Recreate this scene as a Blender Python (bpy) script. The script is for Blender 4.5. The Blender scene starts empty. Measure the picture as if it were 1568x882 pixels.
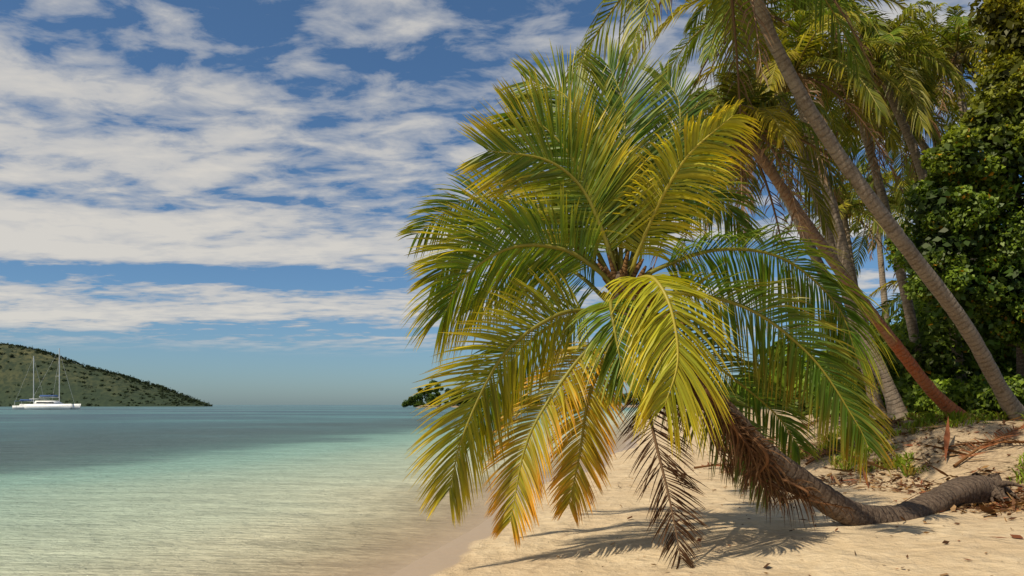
import bpy, math
import numpy as np
from mathutils import Vector
rng = np.random.default_rng(7)
scene = bpy.context.scene
scene.view_settings.view_transform = 'Standard'
scene.view_settings.look = 'None'
scene.view_settings.exposure = 0

# ------------------------------------------------------------------ helpers
def link(ob, parent=None):
    scene.collection.objects.link(ob)
    if parent is not None: ob.parent = parent
    return ob
def empty(name):
    e = bpy.data.objects.new(name, None); e.empty_display_size = 0.5
    return link(e)
def mk(name, V, F, mat, parent=None, col=None, attrs=None, smooth=False):
    V = np.asarray(V, dtype=np.float32); F = np.asarray(F, dtype=np.int32)
    me = bpy.data.meshes.new(name)
    me.vertices.add(len(V)); me.vertices.foreach_set('co', V.ravel())
    k = F.shape[1]
    me.loops.add(F.size); me.loops.foreach_set('vertex_index', F.ravel())
    me.polygons.add(len(F)); me.polygons.foreach_set('loop_start', np.arange(len(F), dtype=np.int32)*k)
    me.update(calc_edges=True)
    if smooth: me.polygons.foreach_set('use_smooth', np.ones(len(F), dtype=bool))
    if col is not None:
        a = me.color_attributes.new('Col', 'FLOAT_COLOR', 'POINT')
        c = np.ones((len(V), 4), dtype=np.float32); c[:, :3] = col
        a.data.foreach_set('color', c.ravel())
    if attrs:
        for n, arr in attrs.items():
            a = me.attributes.new(n, 'FLOAT', 'POINT')
            a.data.foreach_set('value', np.asarray(arr, dtype=np.float32).ravel())
    me.materials.append(mat)
    ob = bpy.data.objects.new(name, me)
    return link(ob, parent)
def cat(parts):
    Vs, Fs, Cs, o = [], [], [], 0
    for V, F, C in parts:
        Vs.append(V); Fs.append(F + o); Cs.append(C); o += len(V)
    return np.concatenate(Vs), np.concatenate(Fs), np.concatenate(Cs)
def unit(v):
    return v / np.maximum(np.linalg.norm(v, axis=-1, keepdims=True), 1e-9)
def sstep(t):
    t = np.clip(t, 0, 1); return t*t*(3-2*t)
def spline(P, m):
    P = np.asarray(P, float)
    Q = np.vstack([2*P[0]-P[1], P, 2*P[-1]-P[-2]])
    n = len(P)-1; out = []
    for u in np.linspace(0, n, m):
        i = min(int(u), n-1); t = u-i
        a, b, c, d = Q[i], Q[i+1], Q[i+2], Q[i+3]
        out.append(0.5*((2*b)+(-a+c)*t+(2*a-5*b+4*c-d)*t*t+(-a+3*b-3*c+d)*t**3))
    out = np.array(out)
    L = np.r_[0, np.cumsum(np.linalg.norm(np.diff(out, axis=0), axis=1))]
    u = np.linspace(0, L[-1], m)
    return np.stack([np.interp(u, L, out[:, k]) for k in range(3)], 1), L[-1]
def tube(P, R, sides=10, cap=True):
    P = np.asarray(P, float); m = len(P)
    T = unit(np.gradient(P, axis=0))
    ref = np.array([0.13, 1.0, 0.21])
    A = unit(np.cross(T, ref)); B = np.cross(T, A)
    th = np.linspace(0, 2*np.pi, sides, endpoint=False)
    R = np.broadcast_to(np.asarray(R, float).reshape(m, -1), (m, sides))
    V = P[:, None, :] + R[:, :, None]*(np.cos(th)[None, :, None]*A[:, None, :]+np.sin(th)[None, :, None]*B[:, None, :])
    V = V.reshape(-1, 3)
    i = np.arange(m-1)[:, None]*sides; j = np.arange(sides)[None, :]; jn = (j+1) % sides
    F = np.stack([i+j, i+jn, i+sides+jn, i+sides+j], -1).reshape(-1, 4)
    return V, F
def vnoise(x, y, seed=0):
    r = np.random.default_rng(seed); out = 0
    for k in range(7):
        a = r.uniform(0, 2*np.pi); f = r.uniform(0.5, 2.3); p = r.uniform(0, 6.28)
        out = out + np.sin((x*np.cos(a)+y*np.sin(a))*f+p)/7
    return out*1.8

# ------------------------------------------------------------------ materials
def newmat(name):
    m = bpy.data.materials.new(name); m.use_nodes = True
    nt = m.node_tree; nt.nodes.clear()
    return m, nt, nt.nodes, nt.links
def N(nt, t, **kw):
    n = nt.nodes.new(t)
    for k, v in kw.items(): setattr(n, k, v)
    return n
def math_(nt, op, a, b=None, clamp=False):
    n = nt.nodes.new('ShaderNodeMath'); n.operation = op; n.use_clamp = clamp
    for i, v in enumerate((a, b)):
        if v is None: continue
        if isinstance(v, (int, float)): n.inputs[i].default_value = v
        else: nt.links.new(v, n.inputs[i])
    return n.outputs[0]
def ramp(nt, fac, stops):
    n = nt.nodes.new('ShaderNodeValToRGB')
    while len(n.color_ramp.elements) < len(stops): n.color_ramp.elements.new(0.5)
    for e, (p, c) in zip(n.color_ramp.elements, stops):
        e.position = p; e.color = (c[0], c[1], c[2], 1) if not isinstance(c, (int, float)) else (c, c, c, 1)
    nt.links.new(fac, n.inputs[0]); return n.outputs[0]
def mixc(nt, fac, a, b, mode='MIX'):
    n = nt.nodes.new('ShaderNodeMix'); n.data_type = 'RGBA'; n.blend_type = mode
    for idx, v in ((0, fac), (6, a), (7, b)):
        if isinstance(v, (int, float)): n.inputs[idx].default_value = v
        elif isinstance(v, tuple): n.inputs[idx].default_value = (*v, 1)
        else: nt.links.new(v, n.inputs[idx])
    return n.outputs[2]
def noise(nt, vec, scale, detail=4, rough=0.55, dist=0.0):
    n = nt.nodes.new('ShaderNodeTexNoise'); n.inputs['Scale'].default_value = scale
    n.inputs['Detail'].default_value = detail; n.inputs['Roughness'].default_value = rough
    n.inputs['Distortion'].default_value = dist
    if vec is not None: nt.links.new(vec, n.inputs['Vector'])
    return n.outputs[0]
def mapping(nt, vec, scale, loc=(0, 0, 0)):
    n = nt.nodes.new('ShaderNodeMapping'); n.inputs['Scale'].default_value = scale; n.inputs['Location'].default_value = loc
    nt.links.new(vec, n.inputs['Vector']); return n.outputs[0]
def position(nt):
    return nt.nodes.new('ShaderNodeNewGeometry').outputs['Position']
def attr(nt, name, out='Fac'):
    n = nt.nodes.new('ShaderNodeAttribute'); n.attribute_name = name; return n.outputs[out]

def leaf_material(name, transl=0.35, gloss=0.10, rough=0.38):
    m, nt, nodes, links = newmat(name)
    c = attr(nt, 'Col', 'Color')
    d = N(nt, 'ShaderNodeBsdfDiffuse'); links.new(c, d.inputs[0])
    t = N(nt, 'ShaderNodeBsdfTranslucent')
    c2 = mixc(nt, 1.0, c, (1.5, 1.5, 0.7), 'MULTIPLY'); links.new(c2, t.inputs[0])
    mx = N(nt, 'ShaderNodeMixShader'); mx.inputs[0].default_value = transl
    links.new(d.outputs[0], mx.inputs[1]); links.new(t.outputs[0], mx.inputs[2])
    out = mx.outputs[0]
    if gloss > 0:
        g = N(nt, 'ShaderNodeBsdfGlossy'); g.inputs['Roughness'].default_value = rough
        g.inputs['Color'].default_value = (0.85, 0.85, 0.7, 1)
        mx2 = N(nt, 'ShaderNodeMixShader'); mx2.inputs[0].default_value = gloss
        links.new(out, mx2.inputs[1]); links.new(g.outputs[0], mx2.inputs[2]); out = mx2.outputs[0]
    o = N(nt, 'ShaderNodeOutputMaterial'); links.new(out, o.inputs[0])
    return m
M_FROND = leaf_material('palm_frond_leaf', 0.38, 0.03, 0.45)
M_LEAF = leaf_material('broad_leaf', 0.32, 0.025, 0.5)
M_FAR = leaf_material('far_foliage', 0.15, 0.0, 0.6)
M_LITTER = leaf_material('dry_litter', 0.1, 0.0, 0.6)

def bark_material(name, c1, c2, c3, ring=0.10, bump=0.5, ringamt=0.6, top=None):
    m, nt, nodes, links = newmat(name)
    al = attr(nt, 'along'); pos = position(nt)
    n1 = noise(nt, pos, 2.2, 5, 0.65)
    n2 = noise(nt, pos, 24.0, 6, 0.7)
    n3 = noise(nt, pos, 7.0, 4, 0.6)
    ph = math_(nt, 'ADD', math_(nt, 'MULTIPLY', al, 2*math.pi/ring), math_(nt, 'MULTIPLY', n1, 9.0))
    ph = math_(nt, 'ADD', ph, math_(nt, 'MULTIPLY', n3, 3.0))
    w = math_(nt, 'MULTIPLY', math_(nt, 'ADD', math_(nt, 'SINE', ph), 1.0), 0.5)
    wr = math_(nt, 'MULTIPLY', math_(nt, 'POWER', w, 5.0), ramp(nt, n3, [(0.35, 0.2), (0.65, 1.0)]))
    a = c1
    if top is not None:
        g = ramp(nt, math_(nt, 'ADD', math_(nt, 'MULTIPLY', al, 0.1), math_(nt, 'MULTIPLY', math_(nt, 'SUBTRACT', n1, 0.5), 0.5)), [(0.25, 0.0), (0.5, 1.0)])
        a = mixc(nt, g, c1, top); c2 = mixc(nt, g, c2, tuple(x*1.35 for x in top)); c3 = mixc(nt, g, c3, tuple(x*1.8 for x in top))
    base = mixc(nt, ramp(nt, n1, [(0.35, 0.0), (0.68, 1.0)]), a, c2)
    base = mixc(nt, ramp(nt, n2, [(0.45, 0.0), (0.75, 0.8)]), base, c3)
    base = mixc(nt, ramp(nt, n3, [(0.60, 0.0), (0.72, 0.55)]), base, c3)
    base = mixc(nt, math_(nt, 'MULTIPLY', wr, ringamt), base, tuple(x*0.32 for x in c1))
    h = math_(nt, 'SUBTRACT', n2, math_(nt, 'MULTIPLY', wr, 0.8))
    b = N(nt, 'ShaderNodeBump'); b.inputs['Strength'].default_value = bump; b.inputs['Distance'].default_value = 0.03
    links.new(h, b.inputs['Height'])
    p = N(nt, 'ShaderNodeBsdfPrincipled'); p.inputs['Roughness'].default_value = 0.85
    p.inputs['Specular IOR Level'].default_value = 0.2
    links.new(base, p.inputs['Base Color']); links.new(b.outputs[0], p.inputs['Normal'])
    o = N(nt, 'ShaderNodeOutputMaterial'); links.new(p.outputs[0], o.inputs[0])
    return m
M_BARK = bark_material('palm_bark', (0.20, 0.145, 0.10), (0.30, 0.235, 0.175), (0.42, 0.35, 0.27), 0.13)
M_BARKD = bark_material('palm_bark_dark', (0.075, 0.05, 0.035), (0.14, 0.095, 0.065), (0.27, 0.205, 0.145), 0.11, 1.0, 0.4)
M_BARKR = bark_material('palm_bark_red', (0.42, 0.10, 0.03), (0.46, 0.16, 0.06), (0.42, 0.24, 0.15), 0.12, top=(0.21, 0.14, 0.095))
M_FIBRE = bark_material('palm_fibre', (0.13, 0.075, 0.035), (0.26, 0.13, 0.045), (0.36, 0.20, 0.07), 0.05, 1.0)

def plain(name, col, rough=0.5, spec=0.5):
    m, nt, nodes, links = newmat(name)
    nz = noise(nt, position(nt), 1.3, 3)
    c = mixc(nt, 1.0, col, ramp(nt, nz, [(0.3, 0.88), (0.7, 1.08)]), 'MULTIPLY')
    p = N(nt, 'ShaderNodeBsdfPrincipled'); p.inputs['Roughness'].default_value = rough
    p.inputs['Specular IOR Level'].default_value = spec
    links.new(c, p.inputs['Base Color'])
    o = N(nt, 'ShaderNodeOutputMaterial'); links.new(p.outputs[0], o.inputs[0])
    return m
M_WHITE = plain('white_gelcoat', (0.8, 0.8, 0.78), 0.3)
M_BLUEC = plain('blue_canvas', (0.03, 0.08, 0.22), 0.8)
M_GLASS = plain('dark_window', (0.02, 0.025, 0.03), 0.1)
M_ALU = plain('mast_aluminium', (0.62, 0.62, 0.62), 0.4)
M_NUT = plain('coconut_husk', (0.20, 0.15, 0.03), 0.5)

# ------------------------------------------------------------------ terrain
SY = [-60, -5, 0, 5, 9.2, 13.3, 18.5, 25, 40, 80, 200, 300, 500, 600, 30000]
SX = [-14, -4.2, -3.2, -2.1, -1.33, -0.7, 0.15, 2.2, 5.9, 13, 36, 60, 92, 110, 4000]
def shore_x(y):
    b = np.interp(y, SY, SX)
    return b + 0.22*np.sin(y*0.55+0.5)*np.clip(y/15, 0, 1)*np.clip((60-y)/30, 0, 1)
def edge_s(y): return np.interp(y, [0, 12, 20, 60], [9.5, 8.9, 5.4, 5.0])
def height(x, y):
    x = np.asarray(x, float); y = np.asarray(y, float)
    s = (x-shore_x(y))*0.96
    e = edge_s(y)
    z = np.interp(s, [-140, -40, -10, -2, 0, 1.5, 4, 7, 9, 40], [-9, -4, -1.3, -0.22, 0, 0.12, 0.25, 0.38, 0.5, 1.0])
    z = z + 1.1*sstep((s-e)/4.5)
    near = np.clip((70-y)/30, 0, 1)*np.clip(s/2, 0, 1)
    z = z + near*(0.035*vnoise(x*0.9, y*0.9, 3)+0.022*vnoise(x*3.1, y*3.1, 4))
    cape = sstep((y-545)/22)*sstep((x+96+5*np.sin(y*0.05))/26)
    z = np.maximum(z, -9+10.6*cape)
    return z
def axis(near, far, n_near, n_far):
    a = np.linspace(0, near, n_near)
    b = near*np.exp(np.linspace(0, math.log(far/near), n_far))[1:]
    return np.r_[a, b]
xa = axis(16, 9000, 130, 120); gx = np.r_[-xa[::-1][:-1], xa]
ya = axis(30, 22000, 220, 150); gy = np.r_[np.linspace(-40, -0.3, 60), ya]
GX, GY = np.meshgrid(gx, gy)
nx, ny = len(gx), len(gy)
ii = (np.arange(ny-1)[:, None]*nx+np.arange(nx-1)[None, :]).ravel()
GF = np.stack([ii, ii+1, ii+nx+1, ii+nx], 1)
GZ = height(GX, GY)
S = (GX-shore_x(GY))

m, nt, nodes, links = newmat('sand')
pos = position(nt); sd = attr(nt, 'sd'); ed = attr(nt, 'bank')
n_big = noise(nt, pos, 0.6, 4); n_mid = noise(nt, pos, 5.0, 5, 0.6); n_fine = noise(nt, pos, 60.0, 3, 0.7)
sandc = mixc(nt, ramp(nt, n_mid, [(0.3, 0.0), (0.7, 1.0)]), (0.60, 0.455, 0.275), (0.75, 0.595, 0.39))
sandc = mixc(nt, ramp(nt, n_big, [(0.38, 0.55), (0.6, 0.0)]), sandc, (0.50, 0.355, 0.205))
sandc = mixc(nt, ramp(nt, n_fine, [(0.3, 0.0), (0.75, 0.4)]), sandc, (0.38, 0.28, 0.175))
wetf = math_(nt, 'ADD', sd, math_(nt, 'MULTIPLY', n_big, 0.9))
wet = ramp(nt, math_(nt, 'MULTIPLY', wetf, 0.4), [(0.0, 1.0), (0.38, 1.0), (0.43, 0.0)])
sandc = mixc(nt, math_(nt, 'MULTIPLY', wet, 0.9), sandc, (0.37, 0.27, 0.175))
tl_ = ramp(nt, math_(nt, 'MULTIPLY', math_(nt, 'ADD', sd, math_(nt, 'MULTIPLY', n_big, 1.2)), 0.2), [(0.44, 0.0), (0.455, 1.0), (0.47, 0.0)])
sandc = mixc(nt, math_(nt, 'MULTIPLY', math_(nt, 'MULTIPLY', tl_, 0.5), ramp(nt, n_mid, [(0.45, 0.0), (0.6, 1.0)])), sandc, (0.25, 0.16, 0.09))
bf = math_(nt, 'ADD', ed, math_(nt, 'MULTIPLY', math_(nt, 'SUBTRACT', n_mid, 0.5), 2.6))
bf = math_(nt, 'ADD', bf, math_(nt, 'MULTIPLY', math_(nt, 'SUBTRACT', n_big, 0.5), 4.5))
soilf = ramp(nt, math_(nt, 'MULTIPLY', bf, 0.5), [(0.15, 0.0), (0.6, 0.65)])
soil = mixc(nt, ramp(nt, noise(nt, pos, 14.0, 5, 0.7), [(0.35, 0.0), (0.62, 1.0)]), (0.15, 0.095, 0.06), (0.48, 0.35, 0.21))
sandc = mixc(nt, soilf, sandc, soil)
green = ramp(nt, math_(nt, 'MULTIPLY', math_(nt, 'SUBTRACT', bf, 4.0), 0.4), [(0.3, 0.0), (0.9, 1.0)])
sandc = mixc(nt, green, sandc, (0.05, 0.065, 0.02))
v = N(nt, 'ShaderNodeTexVoronoi'); v.inputs['Scale'].default_value = 2.6; v.feature = 'F1'
links.new(pos, v.inputs['Vector'])
hgt = math_(nt, 'ADD', math_(nt, 'MULTIPLY', v.outputs['Distance'], 0.8), math_(nt, 'ADD', math_(nt, 'MULTIPLY', n_mid, 1.2), math_(nt, 'MULTIPLY', n_fine, 0.15)))
dry = math_(nt, 'SUBTRACT', 1.0, math_(nt, 'MULTIPLY', wet, 0.9))
b = N(nt, 'ShaderNodeBump'); b.inputs['Distance'].default_value = 0.12
links.new(hgt, b.inputs['Height']); links.new(math_(nt, 'MULTIPLY', dry, 0.75), b.inputs['Strength'])
p = N(nt, 'ShaderNodeBsdfPrincipled'); links.new(sandc, p.inputs['Base Color']); links.new(b.outputs[0], p.inputs['Normal'])
p.inputs['Specular IOR Level'].default_value = 0.2
links.new(math_(nt, 'SUBTRACT', 0.9, math_(nt, 'MULTIPLY', wet, 0.5)), p.inputs['Roughness'])
o = N(nt, 'ShaderNodeOutputMaterial'); links.new(p.outputs[0], o.inputs[0])
M_SAND = m
bank = S-edge_s(GY)
mk('beach_ground', np.stack([GX, GY, GZ], -1).reshape(-1, 3), GF, M_SAND, attrs={'sd': np.clip(S, -50, 50), 'bank': np.clip(bank, -20, 20)}, smooth=True)

# ------------------------------------------------------------------ water
m, nt, nodes, links = newmat('sea_water')
pos = position(nt); sd = attr(nt, 'sd')
nb = noise(nt, mapping(nt, pos, (0.07, 0.09, 1.0)), 1.0, 5, 0.6)
nb2 = noise(nt, mapping(nt, pos, (0.5, 1.3, 1.0)), 1.0, 6, 0.75)
nb3 = noise(nt, mapping(nt, pos, (0.008, 0.014, 1.0)), 1.0, 5, 0.65)
dist = math_(nt, 'MULTIPLY', sd, -1.0)
dn = math_(nt, 'ADD', dist, math_(nt, 'MULTIPLY', math_(nt, 'SUBTRACT', nb, 0.5), 18.0))
dn = math_(nt, 'ADD', dn, math_(nt, 'MULTIPLY', math_(nt, 'SUBTRACT', nb2, 0.5), 12.0))
dn2 = math_(nt, 'ADD', dist, math_(nt, 'MULTIPLY', math_(nt, 'SUBTRACT', nb, 0.5), 4.0))
col = ramp(nt, math_(nt, 'DIVIDE', dn2, 20.0), [
    (0.0, (0.62, 0.49, 0.31)), (0.08, (0.56, 0.50, 0.34)), (0.22, (0.47, 0.50, 0.37)), (0.42, (0.37, 0.46, 0.36)),
    (0.62, (0.27, 0.41, 0.345)), (1.0, (0.17, 0.33, 0.30))])
deep = ramp(nt, math_(nt, 'DIVIDE', dn, 100.0), [(0.0, (0.12, 0.18, 0.17)), (0.30, (0.09, 0.135, 0.145)), (0.5, (0.09, 0.155, 0.18)), (1.0, (0.085, 0.14, 0.175))])
col = mixc(nt, ramp(nt, math_(nt, 'DIVIDE', dn, 30.0), [(0.48, 0.0), (0.60, 0.75), (0.76, 1.0)]), col, deep)
light = math_(nt, 'MULTIPLY', ramp(nt, nb3, [(0.45, 0.0), (0.56, 0.8)]), ramp(nt, math_(nt, 'DIVIDE', dist, 100.0), [(0.18, 0.0), (0.34, 1.0)]))
col = mixc(nt, light, col, (0.13, 0.26, 0.275))
streak = ramp(nt, nb2, [(0.3, 0.80), (0.7, 1.18)])
col = mixc(nt, 1.0, col, streak, 'MULTIPLY')
wr_ = noise(nt, mapping(nt, pos, (2.0, 6.0, 1.0)), 1.4, 5, 0.7, 0.8)
ca = ramp(nt, wr_, [(0.35, 0.82), (0.5, 1.0), (0.62, 1.16)])
col = mixc(nt, ramp(nt, math_(nt, 'DIVIDE', dist, 26.0), [(0.0, 0.95), (1.0, 0.25)]), col, mixc(nt, 1.0, col, ca, 'MULTIPLY'))
w1 = noise(nt, mapping(nt, pos, (1.5, 4.2, 1.0)), 2.0, 4, 0.65, 0.4)
w2 = noise(nt, mapping(nt, pos, (0.18, 0.55, 1.0)), 1.6, 4, 0.6)
hw = math_(nt, 'ADD', w1, math_(nt, 'MULTIPLY', w2, 3.0))
b = N(nt, 'ShaderNodeBump'); b.inputs['Strength'].default_value = 1.0; b.inputs['Distance'].default_value = 0.14
links.new(hw, b.inputs['Height'])
d = N(nt, 'ShaderNodeBsdfDiffuse'); links.new(col, d.inputs[0]); links.new(b.outputs[0], d.inputs['Normal'])
g = N(nt, 'ShaderNodeBsdfGlossy'); g.inputs['Roughness'].default_value = 0.12; links.new(b.outputs[0], g.inputs['Normal'])
fr = N(nt, 'ShaderNodeFresnel'); fr.inputs['IOR'].default_value = 1.33; links.new(b.outputs[0], fr.inputs['Normal'])
f = math_(nt, 'MULTIPLY', fr.outputs[0], 0.45)
mx = N(nt, 'ShaderNodeMixShader'); links.new(f, mx.inputs[0]); links.new(d.outputs[0], mx.inputs[1]); links.new(g.outputs[0], mx.inputs[2])
tr = N(nt, 'ShaderNodeBsdfTransparent')
al = ramp(nt, math_(nt, 'DIVIDE', math_(nt, 'ADD', dist, math_(nt, 'MULTIPLY', math_(nt, 'SUBTRACT', nb2, 0.5), 0.8)), 5.0), [(0.0, 0.15), (0.2, 0.55), (0.6, 1.0)])
mx2 = N(nt, 'ShaderNodeMixShader'); links.new(al, mx2.inputs[0]); links.new(tr.outputs[0], mx2.inputs[1]); links.new(mx.outputs[0], mx2.inputs[2])
o = N(nt, 'ShaderNodeOutputMaterial'); links.new(mx2.outputs[0], o.inputs[0])
WZ = np.zeros_like(GX)
keep = (S.ravel() < 6)
kf = keep[GF].all(axis=1)
WF = GF[kf]; used = np.unique(WF); rem = -np.ones(nx*ny, int); rem[used] = np.arange(len(used))
WV = np.stack([GX, GY, WZ], -1).reshape(-1, 3)[used]
mk('sea_water', WV, rem[WF], m, attrs={'sd': np.clip(S.ravel()[used], -120, 10)}, smooth=True)

# ------------------------------------------------------------------ fronds
GREEN = np.array([0.11, 0.19, 0.016]); DGREEN = np.array([0.058, 0.115, 0.014])
YEL = np.array([0.68, 0.50, 0.025]); ORG = np.array([0.66, 0.31, 0.02]); YG = np.array([0.31, 0.35, 0.022])
BRN = np.array([0.13, 0.065, 0.035]); TAN = np.array([0.36, 0.22, 0.11])
def frond(pts, side, n=80, L=0.85, w=0.036, droop=0.28, c0=GREEN, c1=YEL, tipy=0.5, ally=0.0, r0=0.03, K=5,
          a0=72, a1=30, v=18, rach=(0.36, 0.32, 0.05), miss=0.0, start=0.14, jit=1.0):
    P, Ltot = spline(pts, 40)
    T = unit(np.gradient(P, axis=0))
    tt = np.linspace(0, 1, 40)
    R = r0*(1-tt)**0.8+0.004
    RV, RF = tube(P, R, 5)
    RC = np.repeat(np.array(rach)[None, :]*(0.75+0.5*tt[:, None]), 5, axis=0)
    parts = [(RV, RF, RC)]
    side = np.asarray(side, float)
    clump = rng.uniform(0, 6.28, 4)
    for sg in (-1, 1):
        t = np.linspace(start, 0.995, n)+rng.normal(0, 0.002, n)*jit
        t = np.clip(t, 0.02, 1)
        if miss > 0: t = t[rng.random(n) > miss]
        m_ = len(t)
        B = np.stack([np.interp(t, tt, P[:, k]) for k in range(3)], 1)
        Tt = unit(np.stack([np.interp(t, tt, T[:, k]) for k in range(3)], 1))
        Sd = unit(side[None, :]-Tt*(Tt@side)[:, None])
        Nn = np.cross(Sd, Tt)
        Nn = Nn*np.where(Nn[:, 2:3] < 0, -1, 1)
        wob = 3.5*np.sin(t*17+clump[0]+sg)+3*np.sin(t*41+clump[1]+sg*2)
        a = np.radians(a0+(a1-a0)*t**1.3+wob*jit+rng.normal(0, 2.5, m_)*jit)
        vv = np.radians(v+1.1*wob+rng.normal(0, 5, m_)*jit)
        D = unit(np.cos(a)[:, None]*Tt+np.sin(a)[:, None]*(sg*np.cos(vv)[:, None]*Sd+np.sin(vv)[:, None]*Nn))
        D = unit(D+rng.normal(0, 0.022*jit, D.shape))
        ln = L*np.interp(t, [0, 0.15, 0.3, 0.55, 0.8, 0.95, 1.0], [0.5, 0.78, 0.97, 1.0, 0.82, 0.55, 0.4])*rng.uniform(0.86, 1.06, m_)
        s = np.linspace(0, 1, K)**0.9
        dr = droop*rng.uniform(0.6, 1.35, m_)
        G = np.array([0, 0, -1.0])
        pos_ = B[:, None, :]+ln[:, None, None]*(D[:, None, :]*(s-0.25*dr.mean()*s**2)[None, :, None]+G[None, None, :]*(dr[:, None]*s[None, :]**2.1)[:, :, None])
        Wd = unit(Tt-D*np.sum(Tt*D, 1)[:, None])
        tw = rng.normal(0, 0.5, m_)[:, None]
        Wd = unit(Wd*np.cos(tw)+np.cross(D, Wd)*np.sin(tw))
        prof = np.interp(s, [0, 0.12, 0.4, 0.75, 1], [0.45, 0.95, 1.0, 0.65, 0.05])
        ww = (w*0.5*rng.uniform(0.8, 1.2, m_))[:, None]*prof[None, :]
        V = np.stack([pos_-Wd[:, None, :]*ww[:, :, None], pos_+Wd[:, None, :]*ww[:, :, None]], 2)
        base = np.arange(m_)[:, None]*K*2+np.arange(K-1)[None, :]*2
        F = np.stack([base, base+1, base+3, base+2], -1).reshape(-1, 4)
        y = np.clip(ally+rng.normal(0, 0.10, m_), 0, 1)
        yt = np.clip(tipy*rng.uniform(0.3, 1.5, m_)*np.interp(t, [0, 0.4, 1], [0.45, 0.8, 1.3]), 0, 1)
        f = np.clip(y[:, None]+yt[:, None]*np.clip((s[None, :]-0.35)/0.6, 0, 1)**1.4, 0, 1)[:, :, None]
        C = (1-f)*np.asarray(c0)+f*np.asarray(c1)
        C = C*rng.uniform(0.68, 1.32, m_)[:, None, None]
        bt = (rng.random(m_) < 0.3)[:, None, None]*np.clip((s[None, :, None]-0.85)/0.15, 0, 1)*0.7
        C = C*(1-bt)+BRN*bt
        C = np.repeat(C[:, :, None, :], 2, axis=2)
        parts.append((V.reshape(-1, 3), F, C.reshape(-1, 3)))
    return cat(parts)

# ------------------------------------------------------------------ main palm
palm = empty('coconut_palm')
tp, tl = spline([(7.62, 12.55, 0.62), (7.1, 12.25, 0.64), (6.3, 11.75, 0.50), (5.5, 11.25, 0.34), (4.75, 10.95, 0.47), (4.0, 10.75, 0.90), (3.35, 10.55, 1.40),
                 (2.65, 10.35, 2.05), (2.0, 10.15, 2.72), (1.5, 10.0, 3.3), (1.38, 10.0, 3.7)], 150)
al = np.linspace(0, tl, 150)
rr = np.interp(al/tl, [0, 0.012, 0.05, 0.14, 0.35, 0.6, 0.8, 0.93, 1], [0.03, 0.27, 0.27, 0.20, 0.19, 0.165, 0.16, 0.19, 0.08])
th = np.linspace(0, 2*np.pi, 18, endpoint=False)
R = rr[:, None]*(1+0.02*np.sin(al[:, None]*2*np.pi/0.11)+0.07*np.sin(3*th[None, :]+al[:, None]*1.3)+0.06*np.sin(al[:, None]*4.1+th[None, :])+0.06*rng.normal(0, 0.5, (150, 18)))
V, F = tube(tp, R, 18)
mk('trunk', V, F, M_BARKD, palm, attrs={'along': np.repeat(al, 18)}, smooth=True)
parts = []; alr = []
for k in range(60):
    a = rng.uniform(-1.7, 1.7); l = rng.uniform(0.2, 0.62)
    c = np.array([7.5+rng.normal(0, .08), 12.5+rng.normal(0, .12), 0.66+rng.normal(0, .10)])
    e = c+np.array([math.cos(a)*l*0.8, math.sin(a)*l*0.8, 0]); e[2] = float(height(e[0], e[1]))-0.03+(rng.uniform(0, 0.3) if rng.random() < .4 else 0)
    mid = (c+e)/2; mid[2] += 0.07
    P, l_ = spline([c, mid, e], 8)
    V, F = tube(P, np.linspace(0.09, 0.006, 8), 6); parts.append((V, F, np.zeros((len(V), 3))+0.1)); alr.append(np.repeat(np.linspace(0, l_, 8), 6))
V, F, C = cat(parts)
mk('root_bole', V, F, M_BARKD, palm, attrs={'along': np.concatenate(alr)}, smooth=True)

fr_ = []
def A(*a, **k):
    if k.get('miss', 0) == 0:
        k['n'] = int(k.get('n', 80)*1.4); k['L'] = k.get('L', 0.85)*1.14; k['w'] = 0.028; k['v'] = k.get('v', 18)*0.6
    fr_.append(frond(*a, **k))
A([(1.35, 10.0, 3.6), (1.18, 9.9, 4.1), (0.88, 9.8, 4.7), (0.42, 9.6, 5.0), (-0.3, 9.4, 5.05)], (0.1, -0.35, 1), n=85, L=0.95, droop=0.05, tipy=1.3, ally=0.12, c0=GREEN)
A([(1.3, 10.1, 3.6), (0.9, 10.3, 4.3), (0.1, 10.9, 4.85), (-0.65, 11.3, 4.95), (-1.4, 11.5, 4.5)], (0, -0.6, 0.8), n=72, L=0.78, droop=0.25, c0=DGREEN*1.5, tipy=0.5)
A([(1.3, 10.0, 3.5), (1.1, 9.95, 3.7), (0.63, 9.8, 3.95), (0.0, 9.6, 3.93), (-0.55, 9.4, 3.55), (-0.82, 9.3, 3.05)], (0.1, -0.5, 0.9), n=90, L=1.05, droop=0.32, tipy=0.7, ally=0.03, v=25)
A([(1.3, 10.2, 3.6), (0.8, 10.3, 4.1), (0.1, 10.3, 4.35), (-0.6, 10.2, 4.1), (-1.0, 10.1, 3.6)], (0, -0.4, 0.9), n=80, L=0.85, droop=0.12, tipy=1.1, ally=0.10)
A([(1.3, 9.95, 3.3), (1.05, 9.9, 3.2), (0.55, 9.6, 3.1), (-0.1, 9.3, 2.6), (-0.55, 9.1, 1.7), (-0.72, 9.0, 1.0)], (-0.5, -0.45, 0.7), n=92, L=0.88, droop=0.2, tipy=0.8, ally=0.12, c0=YG*0.6)
A([(1.3, 10.1, 3.3), (0.9, 10.3, 3.2), (0.35, 10.6, 2.95), (-0.2, 10.8, 2.3), (-0.5, 10.9, 1.5)], (-0.5, -0.6, 0.6), n=72, L=0.75, droop=0.3, tipy=0.4, c0=GREEN*0.9)
A([(1.3, 9.95, 3.1), (1.1, 9.9, 2.85), (0.7, 9.7, 2.4), (0.2, 9.5, 1.6), (-0.02, 9.4, 0.6)], (1, -0.25, 0.45), n=80, L=0.62, droop=0.25, c0=YG*0.75, c1=ORG*1.1, tipy=1.2, ally=0.22)
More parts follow.
